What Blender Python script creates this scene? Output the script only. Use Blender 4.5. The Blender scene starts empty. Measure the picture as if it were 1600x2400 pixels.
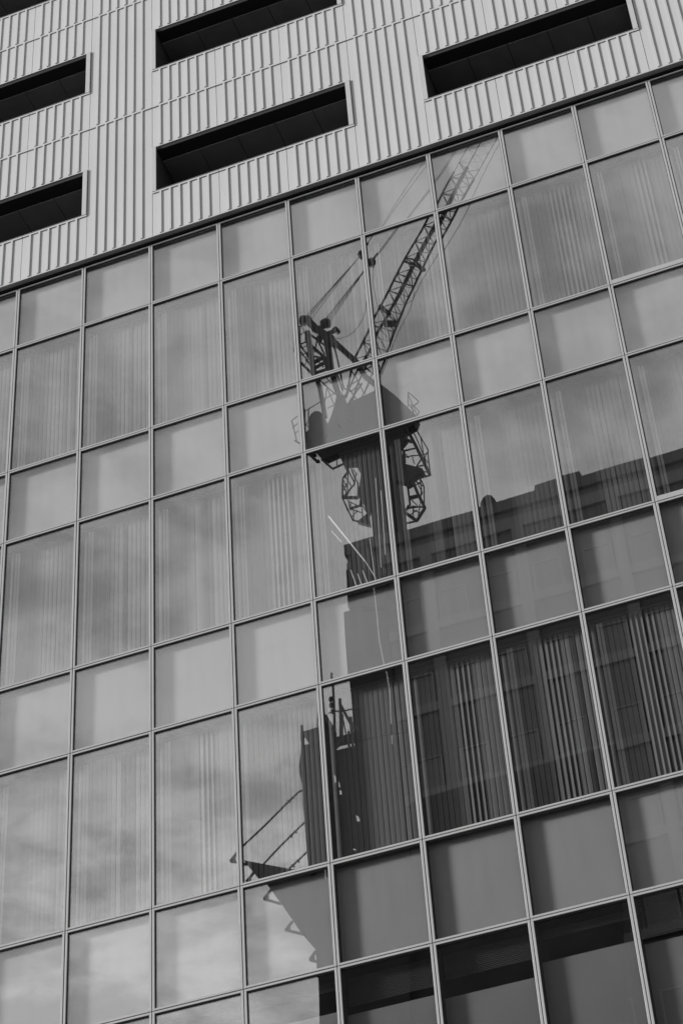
import bpy, bmesh, math, random
from mathutils import Vector, Matrix
from mathutils.geometry import tessellate_polygon
random.seed(7)
S = bpy.context.scene
COL = S.collection

# ------------------------------------------------------------------ camera
F_PX = 5132.25                       # focal length in pixels of the 1600 px wide picture
CX, CY, CZ = 9.844, -21.80, -25.772  # metres; the glass wall is the plane y = 0, its top transom z = 0
RT = Vector((0.93386005, 0.35272197, -0.05909838))
DN = Vector((-0.27605407, 0.60585987, -0.74614206))
FW = Vector((-0.22737536, 0.71310661, 0.66315866))
cd = bpy.data.cameras.new('camera')
cam = bpy.data.objects.new('camera', cd)
COL.objects.link(cam)
up, bk = -DN, -FW
cam.matrix_world = Matrix(((RT.x, up.x, bk.x, CX), (RT.y, up.y, bk.y, CY), (RT.z, up.z, bk.z, CZ), (0, 0, 0, 1)))
cd.sensor_fit = 'HORIZONTAL'
cd.sensor_width = 36
cd.lens = F_PX / 1600 * 36
cd.clip_start = 0.5
cd.clip_end = 3000
S.camera = cam

# ------------------------------------------------------------------ light
SUN_DIR = Vector((-2.3, -1.0, 0.70)).normalized()      # towards the sun
SUN_EL = math.asin(SUN_DIR.z)
sd = bpy.data.lights.new('sun', 'SUN')
sd.energy = 5.0
sd.angle = math.radians(9)
sd.color = (1, 1, 1)
so = bpy.data.objects.new('sun', sd)
so.rotation_euler = SUN_DIR.to_track_quat('Z', 'Y').to_euler()
COL.objects.link(so)

world = bpy.data.worlds.new('World')
S.world = world
world.use_nodes = True
nt = world.node_tree
nt.nodes.clear()
N = nt.nodes.new
L = nt.links.new
out = N('ShaderNodeOutputWorld')
bg = N('ShaderNodeBackground')
bg.inputs['Strength'].default_value = 0.1
L(bg.outputs[0], out.inputs[0])
sky = N('ShaderNodeTexSky')
sky.sky_type = 'NISHITA'
sky.sun_disc = False
sky.sun_elevation = SUN_EL
sky.sun_rotation = math.atan2(SUN_DIR.x, SUN_DIR.y)
bw = N('ShaderNodeRGBToBW')
L(sky.outputs[0], bw.inputs[0])
tc = N('ShaderNodeTexCoord')
sx = N('ShaderNodeSeparateXYZ')
L(tc.outputs['Generated'], sx.inputs[0])
def M(op, a, b=None, c=None, clamp=False):
    n = N('ShaderNodeMath'); n.operation = op; n.use_clamp = clamp
    for i, v in enumerate((a, b, c)):
        if v is None: continue
        if isinstance(v, (int, float)): n.inputs[i].default_value = v
        else: L(v, n.inputs[i])
    return n.outputs[0]
zc = M('MAXIMUM', sx.outputs['Z'], 0.12)
px = M('DIVIDE', sx.outputs['X'], zc)
py = M('DIVIDE', sx.outputs['Y'], zc)
cmb = N('ShaderNodeCombineXYZ')
L(px, cmb.inputs[0]); L(py, cmb.inputs[1])
def noise(scale, detail, rough, dist=0.0, off=(0, 0, 0)):
    mp = N('ShaderNodeMapping'); mp.inputs['Location'].default_value = off
    L(cmb.outputs[0], mp.inputs[0])
    n = N('ShaderNodeTexNoise'); n.inputs['Scale'].default_value = scale
    n.inputs['Detail'].default_value = detail; n.inputs['Roughness'].default_value = rough
    n.inputs['Distortion'].default_value = dist
    L(mp.outputs[0], n.inputs['Vector'])
    return n.outputs['Fac']
n1 = noise(2.6, 7, 0.55, 0.4, (1.3, 0.2, 0))
n2 = noise(7.5, 7, 0.6, 0.3, (4.1, 2.2, 0))
def ramp(v, a, b, lo, hi):
    n = N('ShaderNodeMapRange'); n.interpolation_type = 'SMOOTHSTEP'
    L(v, n.inputs['Value'])
    for k, x in (('From Min', a), ('From Max', b), ('To Min', lo), ('To Max', hi)): n.inputs[k].default_value = x
    return n.outputs['Result']
n3 = noise(17, 6, 0.6, 0.5, (7.7, 3.1, 0))
cl = M('ADD', M('ADD', M('MULTIPLY', n1, 0.40), M('MULTIPLY', n2, 0.38)), M('MULTIPLY', n3, 0.22))
cover = ramp(cl, 0.41, 0.56, 0.0, 1.0)
# cloud base brighter towards the horizon, darker overhead
hor = ramp(sx.outputs['Z'], 0.42, 0.66, 1.0, 0.0)
bright = M('ADD', 3.65, M('MULTIPLY', hor, 2.1))
depth = M('ADD', M('ADD', 0.60, M('MULTIPLY', hor, 0.06)), M('MULTIPLY', cover, M('ADD', 0.56, M('MULTIPLY', hor, 0.14))))
cloud = M('MULTIPLY', bright, depth)
fin = M('ADD', cloud, M('MULTIPLY', bw.outputs[0], 0.35))
L(fin, bg.inputs['Color'])

S.view_settings.view_transform = 'Standard'
S.view_settings.look = 'None'
S.view_settings.exposure = 0.45
S.view_settings.gamma = 1.0
S.render.engine = 'CYCLES'
S.cycles.max_bounces = 10
S.cycles.transparent_max_bounces = 24
S.cycles.caustics_reflective = False
S.cycles.caustics_refractive = False

# ------------------------------------------------------------------ materials (the picture is black and white: all greys)
def mat(name, v, rough=0.6, metal=0.0, spec=0.3, var=0.06, scale=3.0, bump=0.0, stretch=(1, 1, 1)):
    m = bpy.data.materials.new(name); m.use_nodes = True
    t = m.node_tree; b = t.nodes['Principled BSDF']
    b.inputs['Roughness'].default_value = rough
    b.inputs['Metallic'].default_value = metal
    b.inputs['Specular IOR Level'].default_value = spec
    c = t.nodes.new('ShaderNodeTexCoord'); mp = t.nodes.new('ShaderNodeMapping')
    mp.inputs['Scale'].default_value = stretch
    n = t.nodes.new('ShaderNodeTexNoise'); n.inputs['Scale'].default_value = scale; n.inputs['Detail'].default_value = 5
    oi = t.nodes.new('ShaderNodeObjectInfo')
    t.links.new(c.outputs['Object'], mp.inputs[0]); t.links.new(mp.outputs[0], n.inputs['Vector'])
    r = t.nodes.new('ShaderNodeMapRange')
    r.inputs['From Min'].default_value = 0.3; r.inputs['From Max'].default_value = 0.7
    r.inputs['To Min'].default_value = v * (1 - var); r.inputs['To Max'].default_value = v * (1 + var)
    t.links.new(n.outputs['Fac'], r.inputs['Value'])
    q = t.nodes.new('ShaderNodeMath'); q.operation = 'MULTIPLY_ADD'
    q.inputs[1].default_value = var * v * 0.6
    t.links.new(oi.outputs['Random'], q.inputs[0]); t.links.new(r.outputs[0], q.inputs[2])
    t.links.new(q.outputs[0], b.inputs['Base Color'])
    if bump:
        bp = t.nodes.new('ShaderNodeBump'); bp.inputs['Distance'].default_value = bump
        t.links.new(n.outputs['Fac'], bp.inputs['Height']); t.links.new(bp.outputs[0], b.inputs['Normal'])
    return m
def glass_mat(name, base, tint):
    m = bpy.data.materials.new(name); m.use_nodes = True
    t = m.node_tree; t.nodes.clear()
    o = t.nodes.new('ShaderNodeOutputMaterial'); mx = t.nodes.new('ShaderNodeMixShader')
    tr = t.nodes.new('ShaderNodeBsdfTransparent'); tr.inputs[0].default_value = (tint, tint, tint, 1)
    gl = t.nodes.new('ShaderNodeBsdfGlossy'); gl.inputs['Roughness'].default_value = 0.0
    gl.inputs['Color'].default_value = (1, 1, 1, 1)
    ge = t.nodes.new('ShaderNodeNewGeometry')
    dt = t.nodes.new('ShaderNodeVectorMath'); dt.operation = 'DOT_PRODUCT'
    t.links.new(ge.outputs['Incoming'], dt.inputs[0]); t.links.new(ge.outputs['Normal'], dt.inputs[1])
    def K(op, *v):
        n = t.nodes.new('ShaderNodeMath'); n.operation = op
        for i, x in enumerate(v):
            if isinstance(x, (int, float)): n.inputs[i].default_value = x
            else: t.links.new(x, n.inputs[i])
        return n.outputs[0]
    g = K('POWER', K('SUBTRACT', 1.0, K('ABSOLUTE', dt.outputs['Value'])), 5.0)
    fac = K('MULTIPLY_ADD', g, 1.0 - base, base)
    c = t.nodes.new('ShaderNodeTexCoord')
    n = t.nodes.new('ShaderNodeTexNoise'); n.inputs['Scale'].default_value = 0.55; n.inputs['Detail'].default_value = 1
    t.links.new(c.outputs['Object'], n.inputs['Vector'])
    bp = t.nodes.new('ShaderNodeBump'); bp.inputs['Distance'].default_value = 0.0008; bp.inputs['Strength'].default_value = 1.0
    t.links.new(n.outputs['Fac'], bp.inputs['Height']); t.links.new(bp.outputs[0], gl.inputs['Normal'])
    t.links.new(fac, mx.inputs[0])
    t.links.new(tr.outputs[0], mx.inputs[1]); t.links.new(gl.outputs[0], mx.inputs[2]); t.links.new(mx.outputs[0], o.inputs[0])
    return m
MAT = dict(
    cladding=mat('cladding paint', 0.405, 0.45, 0, 0.4, 0.035, 1.6, stretch=(1.5, 1.5, 0.4)),
    trim=mat('trim paint', 0.37, 0.45, 0, 0.4, 0.03),
    frame=mat('anodised frame', 0.305, 0.38, 0.0, 0.5, 0.05, 2.0),
    gasket=mat('black gasket', 0.015, 0.7),
    panel=mat('spandrel backing', 0.365, 0.7, 0, 0.2, 0.06, 2.2, stretch=(2.5, 1, 0.3)),
    streak=mat('white rail', 0.6, 0.6),  # white colour carries the light streak seen in the panes
    blind_shaded=mat('shaded blind fabric', 0.125, 0.8, 0, 0.1, 0.06, 6, stretch=(8, 8, 0.6)),  # darker copy of the blind fabric, shade put into its colour
    blind=mat('blind fabric', 0.195, 0.8, 0, 0.1, 0.06, 6, stretch=(8, 8, 0.6)),
    roller=mat('roller blind cloth', 0.26, 0.8, 0, 0.1, 0.10, 1.2),
    room=mat('room dark', 0.05, 0.8, 0, 0.1, 0.2, 1.0),
    soffit=mat('soffit board', 0.23, 0.7, 0, 0.2, 0.1),
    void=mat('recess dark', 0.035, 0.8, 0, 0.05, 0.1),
    crane=mat('crane paint', 0.02, 0.6, 0, 0.2, 0.2),
    crane2=mat('crane machinery sheet', 0.035, 0.6, 0, 0.2, 0.15),
    rope=mat('steel rope', 0.05, 0.6),
    wall=mat('rendered wall', 0.08, 0.85, 0, 0.1, 0.1, 0.6),
    pier=mat('stone pier', 0.14, 0.8, 0, 0.1, 0.08, 0.8),
    dark=mat('dark opening glass', 0.05, 0.3, 0, 0.5, 0.1),
    sheet=mat('scaffold sheeting', 0.035, 0.8, 0, 0.1, 0.2, 1.4, stretch=(1, 1, 0.4)),
    shelf=mat('debris shelf sheeting', 0.04, 0.8, 0, 0.1, 0.2, 1.4),
    steel=mat('scaffold tube', 0.05, 0.5, 0, 0.3),
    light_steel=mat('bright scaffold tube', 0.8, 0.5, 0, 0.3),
    asphalt=mat('asphalt', 0.05, 0.9, 0, 0.2, 0.25, 8, bump=0.01),
    paving=mat('paving', 0.12, 0.9, 0, 0.2, 0.15, 3),
    paint=mat('road paint', 0.6, 0.7),
    stone=mat('plinth stone', 0.3, 0.8, 0, 0.2, 0.12, 2),
)
GLASS = glass_mat('coated glass', 0.195, 0.985)
VGLASS = glass_mat('coated vision glass', 0.24, 0.985)

# ------------------------------------------------------------------ helpers
def tag(o, label=None, cat=None, group=None, kind=None):
    if label: o['label'] = label
    if cat: o['category'] = cat
    if group: o['group'] = group
    if kind: o['kind'] = kind
    return o
def empty(name, loc):
    o = bpy.data.objects.new(name, None); COL.objects.link(o); o.location = loc; o.empty_display_size = 0.5
    return o
def box(bm, x0, x1, y0, y1, z0, z1):
    v = [bm.verts.new(p) for p in ((x0,y0,z0),(x1,y0,z0),(x1,y1,z0),(x0,y1,z0),(x0,y0,z1),(x1,y0,z1),(x1,y1,z1),(x0,y1,z1))]
    for f in ((3,2,1,0),(4,5,6,7),(0,1,5,4),(1,2,6,5),(2,3,7,6),(3,0,4,7)): bm.faces.new([v[i] for i in f])
def tube(bm, a, b, r, n=6, r2=None):
    a, b = Vector(a), Vector(b); d = b - a
    if d.length < 1e-6: return
    q = d.to_track_quat('Z', 'Y'); r2 = r if r2 is None else r2
    A = [bm.verts.new(a + q @ Vector((r*math.cos(2*math.pi*i/n), r*math.sin(2*math.pi*i/n), 0))) for i in range(n)]
    B = [bm.verts.new(b + q @ Vector((r2*math.cos(2*math.pi*i/n), r2*math.sin(2*math.pi*i/n), 0))) for i in range(n)]
    for i in range(n): bm.faces.new((A[i], A[(i+1)%n], B[(i+1)%n], B[i]))
    bm.faces.new(A[::-1]); bm.faces.new(B)
def chain(bm, pts, r):
    for a, b in zip(pts, pts[1:]): tube(bm, a, b, r)
def mesh(name, bm):
    bmesh.ops.recalc_face_normals(bm, faces=bm.faces)
    me = bpy.data.meshes.new(name); bm.to_mesh(me); bm.free()
    return me
def link(name, me, m, parent=None, loc=(0,0,0)):
    o = bpy.data.objects.new(name, me); COL.objects.link(o)
    if m is not None and not me.materials: me.materials.append(m)
    o.parent = parent; o.location = loc
    return o
def obj(name, bm, m, parent=None, loc=(0,0,0)): return link(name, mesh(name, bm), m, parent, loc)
def BM(): return bmesh.new()

# ================================================================== the office building
W = 1.2
C0, C1 = -5, 10                       # modules built
ROOF = 12.2
GROUND = -27.4
rows = []                             # (kind, z0, z1)
z = 1.40
rows.append(('spandrel', 0.0, 1.40))
z = 0.0
for i in range(4):
    rows.append(('vision', z - 2.75, z)); z -= 2.75
    if i < 3: rows.append(('spandrel', z - 1.44, z)); z -= 1.44
# z = -15.32
office = empty('office_building', (2.4, 0, GROUND))
tag(office, 'modern office block with ribbed pale cladding above a gridded glass curtain wall mirroring a crane', 'building')
OL = Vector(office.location)
def O(name, bm, m, parent=None, loc=(0,0,0)):
    if parent is None: return obj(name, bm, m, office, Vector(loc) - OL)
    return obj(name, bm, m, parent, loc)
def OM(name, me, m, parent=None, loc=(0,0,0)):
    if parent is None: return link(name, me, m, office, Vector(loc) - OL)
    return link(name, me, m, parent, loc)

G = 0.005        # half joint
FB = 0.0305       # frame face width
def frame_mesh(w, h, ledge=0.0):
    bm = BM()
    y0, y1 = -0.030, 0.03
    box(bm, G, G+FB, y0, y1, G, h-G)
    box(bm, w-G-FB, w-G, y0, y1, G, h-G)
    box(bm, G+FB, w-G-FB, y0, y1, G, G+FB+ledge)
    box(bm, G+FB, w-G-FB, y0, y1, h-G-FB, h-G)
    bmesh.ops.bevel(bm, geom=[e for e in bm.edges if e.calc_length() > 0.3], offset=0.003, segments=1, affect='EDGES')
    return mesh('frame', bm)
def glass_mesh(w, h, ledge=0.0):
    bm = BM(); e = G+FB-0.004
    box(bm, e, w-e, 0.0, 0.010, e+ledge, h-e)
    return mesh('glass', bm)
fm = {k: frame_mesh(W, h, l) for k, h, l in (('s', 1.44, 0), ('t', 1.40, 0), ('v', 2.75, 0), ('o', 2.75, 0.055))}
def reveal_mesh(w, h, ledge=0.0, deep=0.088):
    # black gasket round the pane, and the deep dark box of the mullion and transom behind it
    bm = BM(); e = G+FB; g = 0.009; f = 0.014
    box(bm, e, e+g, -0.010, -0.0006, e+ledge, h-e)
    box(bm, w-e-g, w-e, -0.010, -0.0006, e+ledge, h-e)
    box(bm, e+g, w-e-g, -0.010, -0.0006, h-e-f, h-e)  # gasket strip that also paints the shade under the transom
    box(bm, e+g, w-e-g, -0.010, -0.0006, e+ledge, e+ledge+0.005)
    box(bm, 0.004, e, 0.031, deep, 0.004, h-0.004)
    box(bm, w-e, w-0.004, 0.031, deep, 0.004, h-0.004)
    box(bm, e, w-e, 0.031, deep, h-e, h-0.004)
    box(bm, e, w-e, 0.031, deep, 0.004, e)
    return mesh('reveal', bm)
rm = {k: reveal_mesh(W, h, l, d) for k, h, l, d in (('s', 1.44, 0, 0.088), ('t', 1.40, 0, 0.088), ('v', 2.75, 0, 0.14), ('o', 2.75, 0.055, 0.14))}
gmv = {k: glass_mesh(W, h, l) for k, h, l in (('v', 2.75, 0), ('o', 2.75, 0.055))}
gm = {k: glass_mesh(W, h, l) for k, h, l in (('s', 1.44, 0), ('t', 1.40, 0), ('v', 2.75, 0), ('o', 2.75, 0.055))}

def panel_mesh(h):
    # backing panel a little behind the glass, with returns running back to the frame
    bm = BM()
    box(bm, 0.003, W-0.003, 0.090, 0.110, 0.003, h-0.003)
    return mesh('back_panel', bm)
pm = {'s': panel_mesh(1.44), 't': panel_mesh(1.40)}

def slat(bm, x, z0, z1, w, ang, y):
    c, s = math.cos(ang)*w/2, math.sin(ang)*w/2
    nx, ny = -math.sin(ang)*0.0012, math.cos(ang)*0.0012
    # gentle S-curve of a fabric vane: three strips
    P = [(-c, -s, 0), (-c*0.33, -s*0.33, 0.003), (c*0.33, s*0.33, 0.003), (c, s, 0)]
    F = []; B = []
    for (dx, dy, k) in P:
        F.append((x+dx-nx*k/0.0012*1.0, y+dy-k*0.9))
        B.append((x+dx+nx, y+dy-k*0.9+0.0015))
    for i in range(3):
        (a0, b0), (a1, b1) = F[i], F[i+1]
        (c0, d0), (c1, d1) = B[i], B[i+1]
        v = [bm.verts.new(p) for p in ((a0,b0,z0),(a1,b1,z0),(c1,d1,z0),(c0,d0,z0),(a0,b0,z1),(a1,b1,z1),(c1,d1,z1),(c0,d0,z1))]
        for f in ((3,2,1,0),(4,5,6,7),(0,1,5,4),(1,2,6,5),(2,3,7,6),(3,0,4,7)): bm.faces.new([v[k] for k in f])
def blind_mesh(col, row, style):
    rnd = random.Random(col*31 + row*977 + 5)
    bm = BM(); h = 2.75; pitch = 0.0705; n = 16
    sw = rnd.choice((0.060, 0.061, 0.064, 0.0695, 0.0700))
    if style == 'plain' and rnd.random() < 0.25: style = 'half'
    a0 = math.radians(rnd.uniform(-6, -1) if rnd.random() < .8 else rnd.uniform(4, 9))
    x = 0.062
    openseg = None; openside = rnd.choice((-1, 1))
    if style == 'open': openseg = (0.42, 0.80)
    elif style == 'half': openseg = (rnd.uniform(0.45, 0.6), rnd.uniform(0.62, 0.8))
    drift = rnd.uniform(-0.3, 0.3)
    for i in range(n):
        t = i/(n-1)
        a = a0 + drift*0.12*(t-0.5) + math.radians(rnd.gauss(0, 1.3))
        if openseg and openseg[0] < t < openseg[1]:
            a = math.radians(rnd.gauss(-38, 6)) if style == 'open' else math.radians(rnd.uniform(20, 45)) * openside
        if rnd.random() < 0.08: a += math.radians(rnd.choice((-8, 10, 18, 30)))
        slat(bm, x + rnd.gauss(0, 0.002), 0.02, h-0.07, sw, a, 0.190)
        x += pitch
    box(bm, 0.02, W-0.02, 0.155, 0.225, h-0.068, h-0.045)
    return mesh('blind', bm)
def roller_mesh(col, kind):
    bm = BM(); h = 2.75
    drop = {0: 0.78, 1: 0.62, 2: 0.70}[kind]
    top = h - 0.02
    # lowered cloth starting below a raised stack of thin slats
    box(bm, 0.045, W-0.045, 0.100, 0.104, 0.045, top-drop+0.12)
    return mesh('roller_blind', bm)
def stack_mesh(col, kind):
    bm = BM(); h = 2.75
    for k in range({0: 14, 1: 5, 2: 16}[kind]):
        zz = h - 0.08 - k*0.024
        box(bm, 0.05, W-0.05, 0.17, 0.20, zz, zz+0.004)
    return mesh('venetian_blind', bm)

styles = {(0,3):'half', (0,4):'plain', (0,5):'open', (0,6):'half', (1,0):'half', (1,1):'open', (2,5):'open', (2,4):'half', (2,6):'half', (2,3):'half', (1,-1):'half', (0,2):'half'}
bm = BM(); box(bm, 0.12, 0.155, 0.135, 0.140, 0.01, 2.62); box(bm, 0.165, 0.20, 0.137, 0.142, 0.01, 2.62); streak = mesh('light_streak', bm)  # added white strips, standing in for a streak of light
streak_rnd = random.Random(11)
vrow = -1
tr = random.Random(3)
for ri, (kind, z0, z1) in enumerate(rows):
    if kind == 'vision': vrow += 1
    for c in range(C0, C1):
        if kind == 'spandrel':
            k = 't' if ri == 0 else 's'
            g = OM('spandrel_panel', gm[k], GLASS, None, (c*W, 0, z0))
            OM('frame', fm[k], MAT['frame'], g); OM('reveal', rm[k], MAT['gasket'], g); OM('back_panel', pm[k], MAT['panel'], g)
        else:
            k = 'o' if (c == 6 and vrow in (0, 1)) else 'v'
            g = OM('window', gmv[k], VGLASS, None, (c*W, 0, z0))
            OM('frame', fm[k], MAT['frame'], g); OM('reveal', rm[k], MAT['gasket'], g)
            if vrow < 3:
                OM('vertical_blind', blind_mesh(c, vrow, styles.get((vrow, c), 'plain')), MAT['blind_shaded' if c >= 2 and vrow < 2 else 'blind'], g)  # upper right panes take the copy darkened as if out of the sun
                if streak_rnd.random() < 0.75: OM('light_streak', streak, MAT['streak'], g)
            else:
                kk = (c+9) % 3
                OM('roller_blind', roller_mesh(c, kk), MAT['roller'], g)
                OM('venetian_blind', stack_mesh(c, kk), MAT['blind'], g)
        # the panes sit very slightly out of plane with each other
        g.rotation_euler = (math.radians(tr.gauss(0, 0.026)), 0, math.radians(tr.gauss(0, 0.028)))
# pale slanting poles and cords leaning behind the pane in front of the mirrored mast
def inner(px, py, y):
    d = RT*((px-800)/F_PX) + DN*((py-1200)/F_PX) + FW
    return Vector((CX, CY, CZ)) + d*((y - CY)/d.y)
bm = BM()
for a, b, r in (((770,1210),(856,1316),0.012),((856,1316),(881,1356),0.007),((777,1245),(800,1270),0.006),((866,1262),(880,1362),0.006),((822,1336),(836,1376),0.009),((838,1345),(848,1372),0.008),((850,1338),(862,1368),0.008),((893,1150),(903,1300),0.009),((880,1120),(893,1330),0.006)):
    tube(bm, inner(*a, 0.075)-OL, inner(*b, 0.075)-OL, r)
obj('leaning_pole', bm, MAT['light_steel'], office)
# gaskets seen in the joints
bm = BM()
for c in range(C0, C1+1): box(bm, c*W-0.0035, c*W+0.0035, 0.0, 0.08, -15.32, 1.40)
O('mullion_gasket', bm, MAT['gasket'])
bm = BM()
for zz in sorted({r[1] for r in rows} | {1.40}): box(bm, C0*W, C1*W, 0.112, 0.13, zz-0.012, zz+0.012)
O('transom_gasket', bm, MAT['gasket'])
# floor slabs with ceilings, back wall of the rooms
for ri, (kind, z0, z1) in enumerate(rows):
    if kind == 'spandrel':
        bm = BM(); box(bm, C0*W, C1*W, 0.150, 6.0, z0+0.004, z1-0.004)
        O('floor_slab', bm, MAT['room'])
bm = BM(); box(bm, C0*W, C1*W, 6.0, 6.3, GROUND, ROOF); O('core_wall', bm, MAT['room'])
# storeys below the picture
bm = BM(); box(bm, C0*W, C1*W, 0.12, 0.4, -24.0, -15.33); O('lower_wall', bm, MAT['dark'])
bm = BM()
for c in range(C0, C1+1): box(bm, c*W-0.035, c*W+0.035, -0.03, 0.119, -24.0, -15.34)
O('lower_mullion', bm, MAT['frame'])
bm = BM()
for zz in (-24.0, -21.3, -19.6, -16.76): box(bm, C0*W+0.04, C1*W-0.04, -0.026, 0.118, zz, zz+0.07)
O('lower_transom', bm, MAT['frame'])
bm = BM(); box(bm, C0*W, C1*W, -0.1, 0.5, GROUND, -24.01)
O('plinth', bm, MAT['stone'])
for x0 in (C0*W-0.36, C1*W+0.01):
    bm = BM(); box(bm, x0, x0+0.35, -0.06, 6.3, GROUND, 1.44); O('end_wall', bm, MAT['stone'])

# ---- ribbed cladding
XO = 0.065*W                         # cladding joints sit slightly right of the glass mullions
YB, YR = -0.118, -0.136              # pan and rib planes
PITCH = W/7
BOT = 1.475
OPEN = [(2.59, 3.74), (5.91, 7.07), (9.17, 10.33)]
JZ = [4.875, 8.12]
def clad_mesh(h, top_margin=0.034, wide=W):
    bm = BM(); j = 0.004
    box(bm, j, wide-j, YB, YB+0.04, j, h-j)
    n = round(wide/PITCH)
    box(bm, j, wide-j, YR, YB-0.0005, h-j-top_margin, h-j)
    for i in range(1, n):
        x = i*PITCH
        # tapered rib: steep right flank, softer left flank
        x0, x1, x2, x3 = x-0.037, x-0.036, x-0.004, x
        zb, zt = 0.034, h-j-top_margin
        v = [bm.verts.new(p) for p in ((x0,YB-0.0005,zb),(x1,YR,zb),(x2,YR,zb),(x3,YB-0.0005,zb),(x0,YB-0.0005,zt),(x1,YR,zt),(x2,YR,zt),(x3,YB-0.0005,zt))]
        for f in ((0,1,5,4),(1,2,6,5),(2,3,7,6),(0,3,2,1),(3,0,4,7),(4,5,6,7)): bm.faces.new([v[k] for k in f])
    return mesh('cladding_panel', bm)
cm = {}
def clad(x, z0, z1):
    key = round(z1-z0, 3)
    if key not in cm: cm[key] = clad_mesh(z1-z0)
    OM('cladding_panel', cm[key], MAT['cladding'], None, (x, 0, z0))
for c in range(C0, C1):
    x = c*W + XO
    if c % 4 == 3:
        for a, b in ((BOT, JZ[0]), (JZ[0], JZ[1]), (JZ[1], ROOF)): clad(x, a, b)
    else:
        a = BOT
        for i, (o0, o1) in enumerate(OPEN):
            clad(x, a, o0 - 0.012)
            if i < 2:
                clad(x, o1 + 0.012, JZ[i]); a = JZ[i]
            else: clad(x, o1 + 0.012, ROOF)
# structure behind the cladding, leaving the recesses
TW = 0.038
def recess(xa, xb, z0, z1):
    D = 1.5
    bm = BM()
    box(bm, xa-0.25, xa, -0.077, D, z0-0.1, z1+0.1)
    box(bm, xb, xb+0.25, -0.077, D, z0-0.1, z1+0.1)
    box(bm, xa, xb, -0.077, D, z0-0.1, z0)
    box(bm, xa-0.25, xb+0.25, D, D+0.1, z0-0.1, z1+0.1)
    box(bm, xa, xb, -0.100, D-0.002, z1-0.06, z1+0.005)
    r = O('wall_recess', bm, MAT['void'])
    bm = BM()
    n = 5; w = (xb-xa)/n
    for i in range(n): box(bm, xa+i*w+0.006, xa+(i+1)*w-0.006, 0.14, D-0.001, z1-0.10, z1-0.08)
    s = O('soffit_board', bm, MAT['soffit'], r)
    s.parent = r
    bm = BM()
    y0, y1 = -0.143, -0.119
    box(bm, xa-0.071, xa, y0, y1, z0-0.006, z1+0.006)
    box(bm, xb, xb+0.080, y0, y1, z0-0.006, z1+0.006)
    m = (xa+xb)/2
    box(bm, xa-0.071, m-0.004, y0, y1, z0-0.0105, z0-0.0065)
    box(bm, m+0.004, xb+0.086, y0, y1, z0-0.0105, z0-0.0065)
    t = O('trim', bm, MAT['trim'], r)
spans = []
for c in range(-8, C1+3):
    if c % 4 == 0: spans.append((c, c+3))
for a, b in spans:
    xa, xb = max(a*W+XO+0.075, C0*W+XO), min(b*W+XO-0.09, C1*W+XO)
    if xb - xa < 0.5: continue
    for o0, o1 in OPEN: recess(xa, xb, o0, o1)
# fill walls between the recesses
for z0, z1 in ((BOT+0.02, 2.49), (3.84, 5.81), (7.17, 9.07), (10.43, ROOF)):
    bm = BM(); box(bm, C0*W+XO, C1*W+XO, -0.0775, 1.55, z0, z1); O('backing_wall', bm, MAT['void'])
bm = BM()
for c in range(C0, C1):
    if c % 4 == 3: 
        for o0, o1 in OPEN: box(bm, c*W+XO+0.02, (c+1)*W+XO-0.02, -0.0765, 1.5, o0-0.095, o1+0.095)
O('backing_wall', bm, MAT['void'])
# lip where the cladding steps forward over the glass
bm = BM()
box(bm, C0*W+XO, C1*W+XO, -0.142, -0.05, BOT-0.028, BOT-0.002)
O('drip_edge', bm, MAT['trim'])
bm = BM()
for c in range(C0, C1): box(bm, c*W+XO+0.005, (c+1)*W+XO-0.005, -0.06, 0.06, BOT-0.050, BOT-0.030)
O('shadow_gap', bm, MAT['void'])
bm = BM(); box(bm, C0*W-0.2, C1*W+0.2, -0.2, 6.4, ROOF+0.001, ROOF+0.12); O('roof_coping', bm, MAT['trim'])

# ================================================================== the mirrored side of the street
CAMP = Vector((CX, CY, CZ))
def at(px, py, Y):
    """point of the street scene whose mirror image in the glass is at picture pixel (px, py), at distance Y from the glass"""
    d = RT*((px-800)/F_PX) + DN*((py-1200)/F_PX) + FW
    p = CAMP + d*((Y - CAMP.y)/d.y)
    return Vector((p.x, -p.y, p.z))
def za(s, Y=55.0, dy=0.0):   # picture insets used while measuring
    return None
def A1(x, y, Y=55.0): return at(660+x/3.92, 680+y/3.92, Y)
def A2(x, y, Y=55.0): return at(660+x/3.92, 960+y/3.92, Y)
def A3(x, y, Y=55.0): return at(820+x/5.2267, 380+y/5.2267, Y)

def poly(name, pts, th, m, parent, org, holes=()):
    """polygon in a plane facing the glass, extruded away from it by th"""
    loops = [[Vector(p) for p in pts]] + [[Vector(p) for p in h] for h in holes]
    flat = [v for l in loops for v in l]
    flat2 = [[Vector((v.x, v.z, 0)) for v in l] for l in loops]
    tris = tessellate_polygon(flat2)
    bm = BM()
    F = [bm.verts.new(v - org) for v in flat]
    B = [bm.verts.new(v - org + Vector((0, -th, 0))) for v in flat]
    for t in tris:
        try:
            bm.faces.new([F[i] for i in t]); bm.faces.new([B[i] for i in t[::-1]])
        except ValueError: pass
    k = 0
    for l in loops:
        n = len(l)
        for i in range(n): bm.faces.new((F[k+i], F[k+(i+1)%n], B[k+(i+1)%n], B[k+i]))
        k += n
    return obj(name, bm, m, parent)

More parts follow.
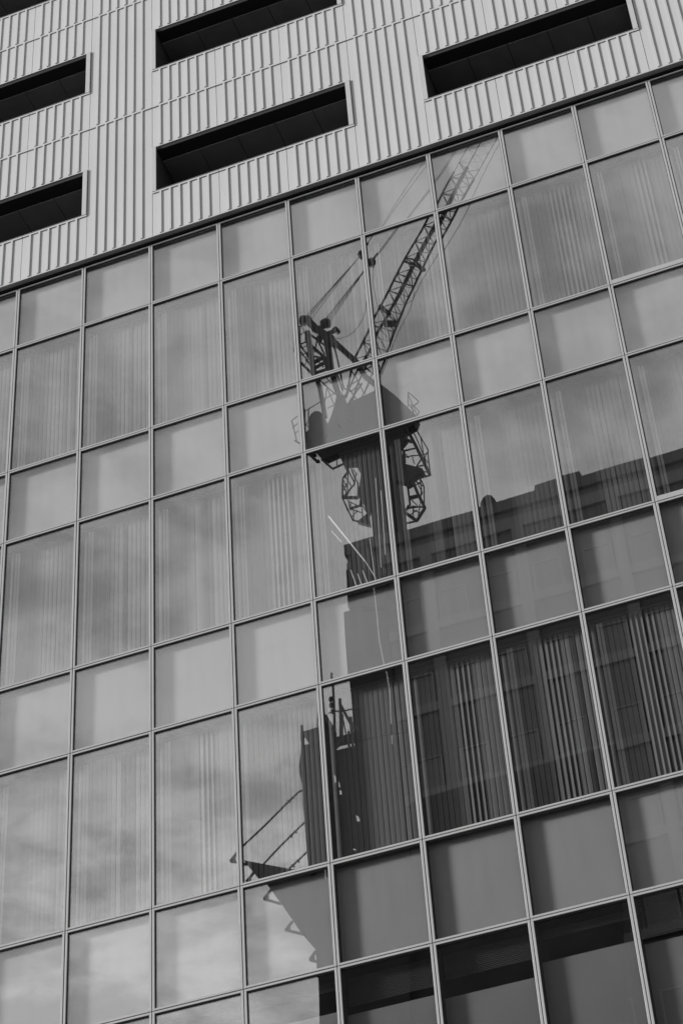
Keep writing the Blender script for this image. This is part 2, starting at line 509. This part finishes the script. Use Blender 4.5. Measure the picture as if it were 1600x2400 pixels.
# ---- tower crane
cb = Vector((-12.3, -55.6, GROUND))
crane = empty('tower_crane', cb)
tag(crane, 'dark luffing tower crane with lattice jib raised to the right, mirrored in the glass', 'crane')
def bars(name, segs, r, m=MAT['crane'], parent=None, n=6):
    bm = BM()
    for s in segs:
        rr = r
        if isinstance(s[-1], (int, float)): rr = s[-1]; s = s[:-1]
        for a, b in zip(s, s[1:]): tube(bm, a-cb, b-cb, rr, n)
    return obj(name, bm, m, parent or crane)
# mast: a square clad tube with corner ribs
pl, pr = at(868, 1180, 55), at(949.5, 1190, 56.2)
mx0, mx1 = pl.x, pr.x
bm = BM()
box(bm, mx0, mx1, -56.2, -55.0, GROUND, 49.0)
bmesh.ops.translate(bm, verts=bm.verts, vec=-cb)
mast = obj('mast', bm, MAT['crane'], crane)
bm = BM()
zz = GROUND+1
while zz < 48: box(bm, mx0-0.03, mx1+0.03, -56.23, -54.97, zz, zz+0.12); zz += 3
bmesh.ops.translate(bm, verts=bm.verts, vec=-cb)
obj('collar', bm, MAT['crane'], mast)
# jib
Lc = [at(828,838,55), at(910,680,55), at(950,602,55), at(1000,512,55), at(1070.6,380,55), at(1112,302,55)]
Rc = [at(884,885,55), at(963.6,680,55), at(992,627,55), at(1023,562,55), at(1059,495,55), at(1120,397,55), at(1168,308,55)]
def along(P, t):
    d = [0]
    for a, b in zip(P, P[1:]): d.append(d[-1]+(b-a).length)
    s = t*d[-1]
    for i in range(len(P)-1):
        if s <= d[i+1]+1e-9: return P[i].lerp(P[i+1], (s-d[i])/(d[i+1]-d[i]))
    return P[-1].copy()
Mc = [at(846,850,56.1), at(929,700,56.1), at(973,609.6,56.1), at(1017,525,56.1), at(1091.7,389.6,56.1), at(1138,300,56.1)]
extL = (Lc[-1]-Lc[-2]).normalized()*6
for P in (Lc, Rc, Mc): P.append(P[-1]+extL)
NB = 19
cut = lambda P, a, b: tuple(along(P, a + (b-a)*k/8) for k in range(9))
jib = bars('jib', [cut(Lc, 0, .6), cut(Rc, 0, .6), cut(Mc, 0, .6)+(0.085,), cut(Lc, .6, 1)+(0.022,), cut(Rc, .6, 1)+(0.022,), cut(Mc, .6, 1)+(0.03,)], 0.062)
seg = []
for i in range(NB):
    t0, t1, th = i/NB, (i+1)/NB, (i+0.5)/NB
    l0, l1, r0, r1, m0, m1 = along(Lc,t0), along(Lc,t1), along(Rc,t0), along(Rc,t1), along(Mc,t0), along(Mc,t1)
    mh, rh, lh = along(Mc,th), along(Rc,th), along(Lc,th)
    q = 0.024 if t0 < 0.6 else 0.009
    seg += [e + (q,) for e in ((l0, m0), (m0, r0), (l0, mh), (l1, mh), (r0, mh), (r1, mh), (l0, rh), (rh, l1))]
    if i % 3 == 0 and t0 < 0.6: seg += [(l0, r0, 0.035)]
bars('lattice', seg, 0.024, parent=jib)
bars('walkway', [(along(Mc, 0.18), along(Mc, 0.62))], 0.11, parent=jib)
bars('cross_brace', [(A1(910,130), A1(990,215), 0.13), (A1(955,300), A1(1045,300), 0.2), (A3(680,1200), A3(930,1300), 0.07), (A3(800,1190), A3(915,1300), 0.08), (A3(880,1310), A3(930,1290), 0.13), (A3(550,1440), A3(780,1500), 0.04)], 0.1, parent=jib)
# a-frame head and legs
af = bars('gantry_frame', [
    (A1(215,255), A1(300,340), A1(400,410), A1(500,500), 0.24), (A1(430,425), A1(690,660), A1(770,800), A1(890,900), 0.17),
    (A1(230,370), A1(262,560), A1(300,780), 0.16), (A1(300,780), A1(345,900), A1(400,1180), 0.13),
    (A1(400,420), A1(425,560), A1(445,740), 0.15), (A1(445,740), A1(480,880), A1(530,1010), 0.11),
    (A1(440,480), A1(465,700), A1(510,880), A1(535,980), 0.07), (A1(485,520), A1(520,680), A1(560,880), 0.05),
    (A1(250,390), A1(420,520), 0.06), (A1(265,500), A1(400,620), 0.09), (A1(320,440), A1(300,560), 0.04), (A1(320,440), A1(390,580), 0.05),
    (at(828,838,55), A1(600,960), A1(560,1000), 0.06), (A1(740,640), A1(640,860), A1(590,1000), 0.05), (A1(840,560), A1(700,860), A1(650,1030), 0.05), (A1(850,720), A1(760,960), 0.04),
    (A1(720,700), A1(800,830), 0.04), (A1(830,700), A1(720,760), 0.03), (A1(640,740), A1(700,830), A1(600,900), 0.035), (A1(700,830), A1(760,960), 0.03), (A1(600,880), A1(690,1010), 0.04), (A1(560,900), A1(640,940), A1(720,860), 0.035), (A1(540,800), A1(570,900), 0.04), (A1(500,760), A1(560,930), 0.05), (A1(740,860), A1(620,1040), 0.05), (A1(800,880), A1(740,980), 0.03),
], 0.1)
bars('platform', [
    (A1(150,315), A1(180,315), A1(210,390), A1(212,450)), (A1(160,400), A1(200,370)), (A1(160,320), A1(165,480)), (A1(105,370), A1(108,560)), (A1(105,545), A1(120,560), 0.06),
    (A1(165,485), A1(230,455), 0.05), (A1(170,500), A1(270,640), 0.06), (A1(175,560), A1(290,720), 0.05), (A1(175,660), A1(290,765), 0.08), (A1(180,520), A1(240,490)),
    (A1(280,660), A1(400,600), 0.1), (A1(300,700), A1(415,640), 0.09), (A1(310,740), A1(440,700), 0.08), (A1(280,640), A1(300,760), 0.1), (A1(370,590), A1(410,700), 0.08),
    (A1(200,690), A1(255,590)), (A1(170,590), A1(240,560)), (A1(215,640), A1(235,560)), (A1(315,620), A1(380,690), 0.04), (A1(300,600), A1(400,620), 0.05),
    (A1(335,810), A1(375,860), A1(440,830)), (A1(395,800), A1(560,960)), (A1(345,830), A1(490,960), 0.04), (A1(410,880), A1(390,1060)), (A1(405,880), A1(480,1060)), (A1(420,1090), A1(500,1050)),
    (A1(205,1118), A1(240,1095), A1(420,985), A1(480,950)), (A1(243,1095), A1(243,1176)), (A2(120,170), A2(110,95), A2(160,55)), (A2(110,95), A2(150,290), 0.03), (A2(125,150), A2(160,120)), (A2(135,210), A2(165,185)), (A2(130,275), A2(170,300), 0.05),
    (A2(210,0), A2(212,140)), (A2(245,0), A2(245,120)), (A2(215,140), A2(265,180)), (A2(215,150), A2(262,100)),
    (A1(1160,1070), A1(1160,940), A1(1255,1020), A1(1250,1035), A1(1210,1058), A1(1260,1110), A1(1240,1150)), (A1(1160,960), A1(1240,1140)), (A1(1190,1050), A1(1215,1160)), (A1(1170,1050), A1(1210,1110)),
], 0.027, parent=af)
bars('sheave_block', [(A1(178,265), A1(245,265), 0.28), (A1(360,300), A1(430,290), 0.26), (A1(395,265), A1(395,300), 0.2), (A1(320,340), A1(380,320), 0.14), (A1(405,395), A1(490,362), 0.13), (A1(488,372), A1(512,350), 0.24), (A1(330,430), A1(350,440), 0.2), (A1(430,420), A1(460,440), 0.2)], 0.2, parent=af, n=10)
# machinery deck and housings
org = cb
poly('machinery_deck', [A1(470,1110), A1(500,985), A1(560,955), A1(580,1050), A1(640,1030), A1(850,930), A1(850,900), A1(905,855), A1(1020,950), A1(1240,1150), A2(1215,110), A2(1130,160), A2(910,225), A2(235,405), A2(222,210), A2(245,190), A2(385,215), A2(450,80)], 0.5, MAT['crane2'], crane, org,
     [[A2(510,140), A2(530,130), A2(550,165), A2(545,185), A2(515,160)], [A2(567,122), A2(575,120), A2(577,138), A2(570,140)], [A2(590,105), A2(608,88), A2(615,100), A2(598,124)], [A2(388,250), A2(418,232), A2(420,242), A2(392,260)], [A2(258,280), A2(270,278), A2(276,300), A2(264,305)]])
poly('operator_cab', [A2(245,240), A2(247,90), A2(262,45), A2(300,15), A2(345,20), A2(375,48), A2(384,90), A2(386,260)], 1.2, MAT['crane'], crane, org)
poly('turntable', [A2(300,400), A2(910,225), A2(1130,150), A2(1130,240), A2(1105,270), A2(1070,310), A2(1100,400), A2(1110,470), A2(1290,520), A2(1300,545), A2(1230,580), A2(1165,645), A2(1105,640), A2(780,560), A2(700,560), A2(690,500), A2(560,500), A2(520,400), A2(370,470), A2(330,430)], 0.4, MAT['crane'], crane, org)
bars('basket', [
    (A2(250,425), A2(325,492), A2(345,480), 0.09), (A2(365,470), A2(460,550), A2(575,495), 0.06), (A2(415,470), A2(500,430)), (A2(500,520), A2(495,430)), (A2(520,400), A2(600,560), 0.08),
    (A2(1215,130), A2(1340,345), A2(1340,380), A2(1365,585), 0.035), (A2(1150,160), A2(1300,455), A2(1360,580), 0.095), (A2(1190,140), A2(1300,400), A2(1350,560), 0.03),
    (A2(1140,255), A2(1210,270), 0.09), (A2(1120,350), A2(1235,325), 0.05), (A2(1080,315), A2(1115,355), A2(1125,470), 0.07), (A2(1115,415), A2(1190,400), A2(1280,395), 0.035), (A2(1190,400), A2(1215,480)),
    (A2(1235,505), A2(1285,420), 0.04), (A2(1235,505), A2(1310,490), 0.04), (A2(1365,585), A2(1180,632), 0.05), (A2(1130,380), A2(1160,420)), (A2(1280,395), A2(1340,380)), (A2(1255,545), A2(1345,555), 0.03), (A2(1270,230), A2(1300,400)), (A2(1300,400), A2(1340,470)), (A2(1300,450), A2(1330,370)),
], 0.028)
bars('climbing_collar', [
    (A2(1200,640), A2(1245,750), A2(1315,885), 0.085), (A2(1262,600), A2(1305,688), A2(1305,740), A2(1308,880), 0.035), (A2(1315,885), A2(1240,1005), A2(1130,925), 0.085), (A2(1140,1027), A2(1240,1005), 0.05),
    (A2(1170,793), A2(1250,773), 0.1), (A2(1150,705), A2(1212,668), 0.1), (A2(1130,900), A2(1200,868), A2(1310,880), 0.04), (A2(1205,860), A2(1205,985)), (A2(1165,860), A2(1130,915), 0.07), (A2(1262,600), A2(1280,700), A2(1270,840)), (A2(1230,640), A2(1305,690)), (A2(1225,620), A2(1290,745)), (A2(1290,745), A2(1260,800)), (A2(1150,890), A2(1300,868)), (A2(1265,850), A2(1250,990)),
    (A2(600,578), A2(555,640), A2(555,830), A2(650,1028), A2(800,1070), 0.045), (A2(605,580), A2(600,800), A2(625,930), 0.03), (A2(640,570), A2(670,640), A2(700,690), 0.04), (A2(560,822), A2(705,825), 0.09), (A2(580,800), A2(670,695), 0.045), (A2(670,690), A2(600,560), 0.045),
    (A2(620,925), A2(730,893), 0.07), (A2(640,930), A2(735,960)), (A2(730,850), A2(730,900), 0.09), (A2(555,650), A2(605,740)), (A2(605,680), A2(560,760)), (A2(560,840), A2(600,940)), (A2(630,870), A2(630,940)), (A2(735,890), A2(790,960), 0.04), (A2(740,920), A2(745,1000)), (A2(680,600), A2(665,700), 0.035), (A2(570,640), A2(600,600)), (A2(650,560), A2(690,610)),
    (A2(560,700), A2(600,800)), (A2(600,800), A2(558,800)), (A2(575,620), A2(640,720)), (A2(640,720), A2(600,800)), (A2(700,690), A2(700,820), 0.04), (A2(620,860), A2(700,900)), (A2(640,1000), A2(700,940)), (A2(660,1030), A2(660,930)), (A2(1150,640), A2(1175,860), 0.05), (A2(1180,800), A2(1240,860)), (A2(1250,780), A2(1300,840)), (A2(1130,640), A2(1160,700), 0.04), (A2(1215,680), A2(1290,640)), (A2(1200,900), A2(1290,940)), (A2(1175,950), A2(1240,900)),
    (A2(540,440), A2(600,580), 0.06), (A2(600,480), A2(640,570)), (A2(640,470), A2(600,560)), (A2(580,520), A2(700,480), 0.08), (A2(610,400), A2(650,460), 0.05), (A2(690,430), A2(600,470), 0.05), (A2(640,390), A2(610,440)),
], 0.028)
poly('bracket_plate', [A2(740,500), A2(830,500), A2(835,700), A2(800,960), A2(790,960), A2(740,860), A2(690,790), A2(715,700)], 0.3, MAT['crane'], crane, org)
poly('guard_plate', [A2(790,960), A2(808,1072), A2(690,1040), A2(745,1000)], 0.3, MAT['crane'], crane, org)
# ropes and hook blocks
blk1, blk2 = at(846,591,55), at(870,608,55)
R = []
for k, (sx_, sy_) in enumerate(((208,232),(222,236),(240,240),(262,255))):
    R.append((A1(sx_, sy_), blk1 + Vector(((k-1.5)*0.05, 0, (k-1.5)*0.08))))
for k, (sx_, sy_) in enumerate(((385,262),(398,250),(412,255),(428,262),(440,275))):
    R.append((A1(sx_, sy_), blk2 + Vector(((k-2)*0.05, 0, (k-2)*0.07))))
up1, up2 = at(990,372,55), at(1010,372,55)
R += [(blk1, up1 + (up1-blk1)*0.8), (A3(200,1000), at(1004,372,55), at(1004,372,55)+(up1-blk1)*0.8), (blk2, at(1030,400,55), at(1075,322,55), at(1095,290,55)), (blk2 + Vector((0.1,0,0)), at(1034,400,55), at(1080,322,55)),
      (A3(1080,1130), A3(1400,560), at(1168,330,55), at(1180,305,55)), (A3(1080,1130), A3(880,1450), A3(780,1673), A1(1150,120), A1(1040,330), A1(1000,480)),
      (A1(1230,0), A1(1190,170), A1(1080,380), A1(980,600), A1(900,800)), (A3(290,1260), A3(292,1450), A3(325,1673), A1(880,110), A1(905,380)), (A3(235,1240), A3(250,1673))]
curve = [A1(470,430), A1(540,435), A1(600,415), A1(660,375), A1(710,315), A1(745,250), A1(768,170), A1(780,60), A1(790,-60), A3(200,1010)]
R.append(tuple(curve))
bars('hoist_rope', R, 0.017, MAT['rope'])
bars('hook_block', [(A3(110,1100), A3(165,1110), 0.2), (A3(130,1080), A3(150,1140), 0.2), (A3(225,1240), A3(290,1170), 0.2), (A3(240,1180), A3(280,1220), 0.16), (A3(290,1150), A3(340,1085), 0.05), (A3(280,1215), A3(305,1222), 0.1), (A3(290,1225), A3(290,1270), 0.05), (A3(200,1010), A3(225,970), 0.05)], 0.15, n=10)

# ---- building across the street
BX0, BX1, BY0, BY1 = -8.55, 16.0, -36.0, -50.0
ob = empty('apartment_block', (2, -43, GROUND))
tag(ob, 'tall plain grey block with pale piers and small framed windows, mirrored in the glass', 'building')
OBL = Vector(ob.location)
def OB(name, bm, m, parent=None):
    bmesh.ops.translate(bm, verts=bm.verts, vec=-OBL)
    return obj(name, bm, m, parent or ob)
RF = 26.27
bm = BM(); box(bm, BX0, BX1, BY1, BY0-0.15, GROUND, RF); OB('wall', bm, MAT['wall'])
bm = BM()
nfl = 15
for k in range(nfl):
    zb = 25.25 - k*3.45
    if k == 0: box(bm, BX0, BX1, BY0-0.149, BY0-0.02, zb-0.35, zb+0.15)
    else: box(bm, BX0, BX1, BY0-0.149, BY0-0.02, zb-0.35, zb); 
OB('string_course', bm, MAT['pier'])
bm = BM()
x = -2.32 - 3.45*1
px_ = []
while x < BX1: px_.append(x); x += 3.45
px_ = [BX0+0.05] + px_
for x in px_: box(bm, x, x+0.42, BY0-0.148, BY0, GROUND, RF-1.35)
OB('pier', bm, MAT['pier'])
bm = BM(); box(bm, BX0-0.05, BX1, BY1, BY0+0.02, RF-0.5, RF+0.004); OB('parapet', bm, MAT['wall'])
wb = BM(); box(wb, 0.06, 0.99, 0, 0.04, 0.06, 1.24); wme = mesh('window', wb)
fb = BM()
box(fb, 0, 0.06, 0, 0.09, 0, 1.3); box(fb, 0.99, 1.05, 0, 0.09, 0, 1.3); box(fb, 0.06, 0.99, 0, 0.09, 0, 0.06); box(fb, 0.06, 0.99, 0, 0.09, 1.24, 1.3)
fme = mesh('frame', fb)
cnt = 0
for k in range(nfl-1):
    for i, x in enumerate(px_):
        for dx in (0.52, -1.15):
            xx = x+dx
            if xx < BX0+0.3 or xx > BX1-1.3 or cnt >= 98: continue
            if i == 0 and dx > 0 and px_[1]-px_[0] < 2.4: continue
            zb = 21.80 - k*3.45
            w = link('window', wme, MAT['dark'], ob, Vector((xx, BY0-0.149, zb+0.02))-OBL)
            link('frame', fme, MAT['pier'], w); cnt += 1
def rb(name, pts, Y=36.6, th=2.5, m=MAT['wall']):
    return poly(name, [at(a, b, Y) for a, b in pts], th, m, ob, OBL)
rb('water_tank', [(1127,1200), (1127,1178), (1133,1166), (1142,1159), (1152,1160), (1161,1170), (1165,1180), (1170,1200)], m=MAT['sheet'])
rb('roof_house', [(1255,1165), (1255,1138), (1310,1120), (1310,1165)])
rb('roof_house', [(1316,1150), (1318,1117), (1357,1107), (1366,1122), (1372,1150)])
# ---- small dark stair tower to its left, with bright streaks of bracing
st = empty('stair_tower', (-8.8, -37, GROUND))
tag(st, 'narrow dark stair tower with a pale pipe at the corner of the mirrored block', 'tower')
STL = Vector(st.location)
poly('wall', [at(822,1292,35.6), at(866,1278,35.6), at(900,1345,35.6), at(905,1420,35.6), at(815,1420,35.6), at(811,1340,35.6), at(823,1336,35.6)], 0.5, MAT['sheet'], st, STL)
bm = BM()
box(bm, -8.75, -7.2, -37.2, -35.85, GROUND, at(815,1420,35.6).z+0.02); bmesh.ops.translate(bm, verts=bm.verts, vec=-STL)
obj('shaft', bm, MAT['sheet'], st)
bm = BM()
chain(bm, [at(877,1372,35.4)-STL, at(885,1440,35.4)-STL, at(890,1500,35.4)-STL, at(901,1562,35.4)-STL, at(911,1620,35.4)-STL, at(920,1760,35.4)-STL], 0.02)
obj('downpipe', bm, MAT['light_steel'], st)

# ---- scaffold of the building site
sc = empty('scaffold', (-7.2, -30.5, GROUND))
tag(sc, 'sheeted scaffold with poles and a flared debris shelf on its left, mirrored in glass', 'scaffold')
SCL = Vector(sc.location)
def Z5(x, y, Y=30.0): return at(520+x/3.92, 1560+y/3.92, Y)
def Z7(x, y, Y=30.0): return at(520+x/3.92, 1960+y/3.92, Y)
def hole(cx, cy, w, h, s=0):
    return [Z5(cx-w, cy-h), Z5(cx+w*0.3+s, cy-h*0.4), Z5(cx+w, cy+h*0.7), Z5(cx-w*0.1, cy+h), Z5(cx-w*0.7, cy+h*0.2)]
sheet = [Z5(740,612), Z5(885,568), Z5(945,440), Z5(1000,540), Z5(1040,600), Z5(1040,775), Z5(1250,722), Z5(1290,780), Z5(1640,700), Z7(1700,800), Z7(1730,1725), Z7(1730,2300), Z7(905,2300), Z7(893,1700), Z7(875,1290), Z7(850,1235), Z7(838,1050),
         Z5(800,1900), Z5(780,1700), Z5(765,1420), Z5(752,1280), Z5(745,1100), Z5(722,1010), Z5(716,930), Z5(730,800), Z5(733,690)]
holes = [hole(1030,1030,14,45,6), hole(1068,1080,12,38), hole(1080,1155,14,30,8), hole(1080,1213,5,8), hole(1010,950,4,5), hole(1245,1400,24,38), hole(1215,1675,20,14), hole(995,1030,4,4), [Z5(757,650), Z5(810,722), Z5(757,732)]]
poly('sheeting', sheet, 0.06, MAT['sheet'], sc, SCL, holes)
poly('netting', [at(962,1880,30.4), at(1440,1745,30.4), at(1475,2400,30.4), at(1475,2700,30.4), at(963,2700,30.4)], 0.06, MAT['shelf'], sc, SCL)
poly('hoarding_board', [Z5(1040,650), Z5(1380,570), Z5(1700,500), Z5(1700,600), Z5(1380,655), Z5(1040,735)], 0.06, MAT['sheet'], sc, SCL)
bm = BM()
def S_(*p, r=0.03): chain(bm, [q-SCL for q in p], r)
S_(Z5(735,552), Z5(740,700), r=0.045); S_(Z5(752,612), Z5(825,715), r=0.05); S_(Z5(740,612), Z5(745,640), r=0.05)
S_(Z5(1010,60), Z5(1030,620), r=0.04); S_(Z5(1075,295), Z5(1085,640), r=0.045); S_(Z5(1098,440), Z5(1098,640), r=0.03); S_(Z5(1075,340), Z5(1170,520), Z5(1250,590), r=0.05); S_(Z5(1172,465), Z5(1185,610), r=0.05); S_(Z5(1170,500), Z5(1220,590), r=0.06)
S_(Z5(970,428), Z5(1020,402), Z5(1080,412), Z5(1270,366), r=0.025); S_(Z5(985,300), Z5(1000,302), r=0.09); S_(Z5(985,355), Z5(1005,355), r=0.09); S_(Z5(1000,408), Z5(1020,410), r=0.08)
S_(Z5(940,450), Z5(1010,570), r=0.07); S_(Z5(1090,420), Z5(1135,640), r=0.02); S_(Z5(1155,600), Z5(1160,760), r=0.04); S_(Z5(1190,600), Z5(1195,760), r=0.04); S_(Z5(1035,755), Z5(1095,690), r=0.06); S_(Z5(888,360), Z5(880,560), r=0.02)
S_(Z5(145,1715), Z5(190,1670), Z5(400,1470), Z5(560,1310), Z5(715,1160), Z5(748,1150), r=0.032)
S_(Z5(385,1830), Z5(520,1690), Z5(650,1560), Z5(768,1445), r=0.028); S_(Z5(622,1865), Z5(700,1795), Z5(785,1712), r=0.028)
for a in ((620,1250),(660,1215),(640,1575),(682,1535),(655,1840),(700,1797)): S_(Z5(a[0]-6,a[1]+6), Z5(a[0]+6,a[1]-6), r=0.055)
zz = GROUND
for xx in (-8.2, -6.9):
    tube(bm, Vector((xx, -30.5, GROUND))-SCL, Vector((xx, -30.5, 12.0))-SCL, 0.03)
    tube(bm, Vector((xx, -31.7, GROUND))-SCL, Vector((xx, -31.7, 12.0))-SCL, 0.03)
obj('pole', bm, MAT['steel'], sc)
sh = poly('debris_shelf', [Z7(205,225), Z7(780,325), Z7(845,330), Z7(850,1060), Z7(835,1040), Z7(715,900), Z7(640,790), Z7(520,620), Z7(400,460), Z7(330,370), Z7(240,270)], 0.08, MAT['shelf'], sc, SCL)
bm = BM()
for (p, q, s) in (((135,155),(70,240),(235,262)), ((300,330),(228,415),(320,425)), ((430,490),(362,578),(520,625)), ((632,790),(568,870),(735,910)), ((840,1060),(785,1138),(850,1156))):
    tube(bm, Z7(*p)-SCL, Z7(*q)-SCL, 0.045); tube(bm, Z7(*q)-SCL, Z7(*s)-SCL, 0.045)
    q2 = (q[0]+16, q[1]-14); tube(bm, Z7(*q2)-SCL, Z7(q2[0]+14, q2[1]+6)-SCL, 0.09)
obj('bracket', bm, MAT['steel'], sh)
bm = BM()
chain(bm, [Z7(945,330)-SCL + Vector((0,0.1,0)), Z7(948,410)-SCL + Vector((0,0.1,0))], 0.02)
obj('tie', bm, MAT['light_steel'], sc)

# ================================================================== street
bm = BM(); box(bm, -400, 400, -400, 400, GROUND-0.5, GROUND-0.02); tag(obj('ground', bm, MAT['paving']), kind='structure')
bm = BM(); box(bm, -200, 200, -26, -9, GROUND-0.019, GROUND-0.012); tag(obj('road', bm, MAT['asphalt']), kind='structure')
bm = BM(); box(bm, -200, 200, -9, -0.11, GROUND-0.019, GROUND+0.10); tag(obj('pavement', bm, MAT['paving']), kind='structure')
bm = BM()
for i in range(-20, 20): box(bm, i*8, i*8+4, -17.6, -17.45, GROUND-0.011, GROUND-0.006)
tag(obj('road_marking', bm, MAT['paint']), kind='structure')
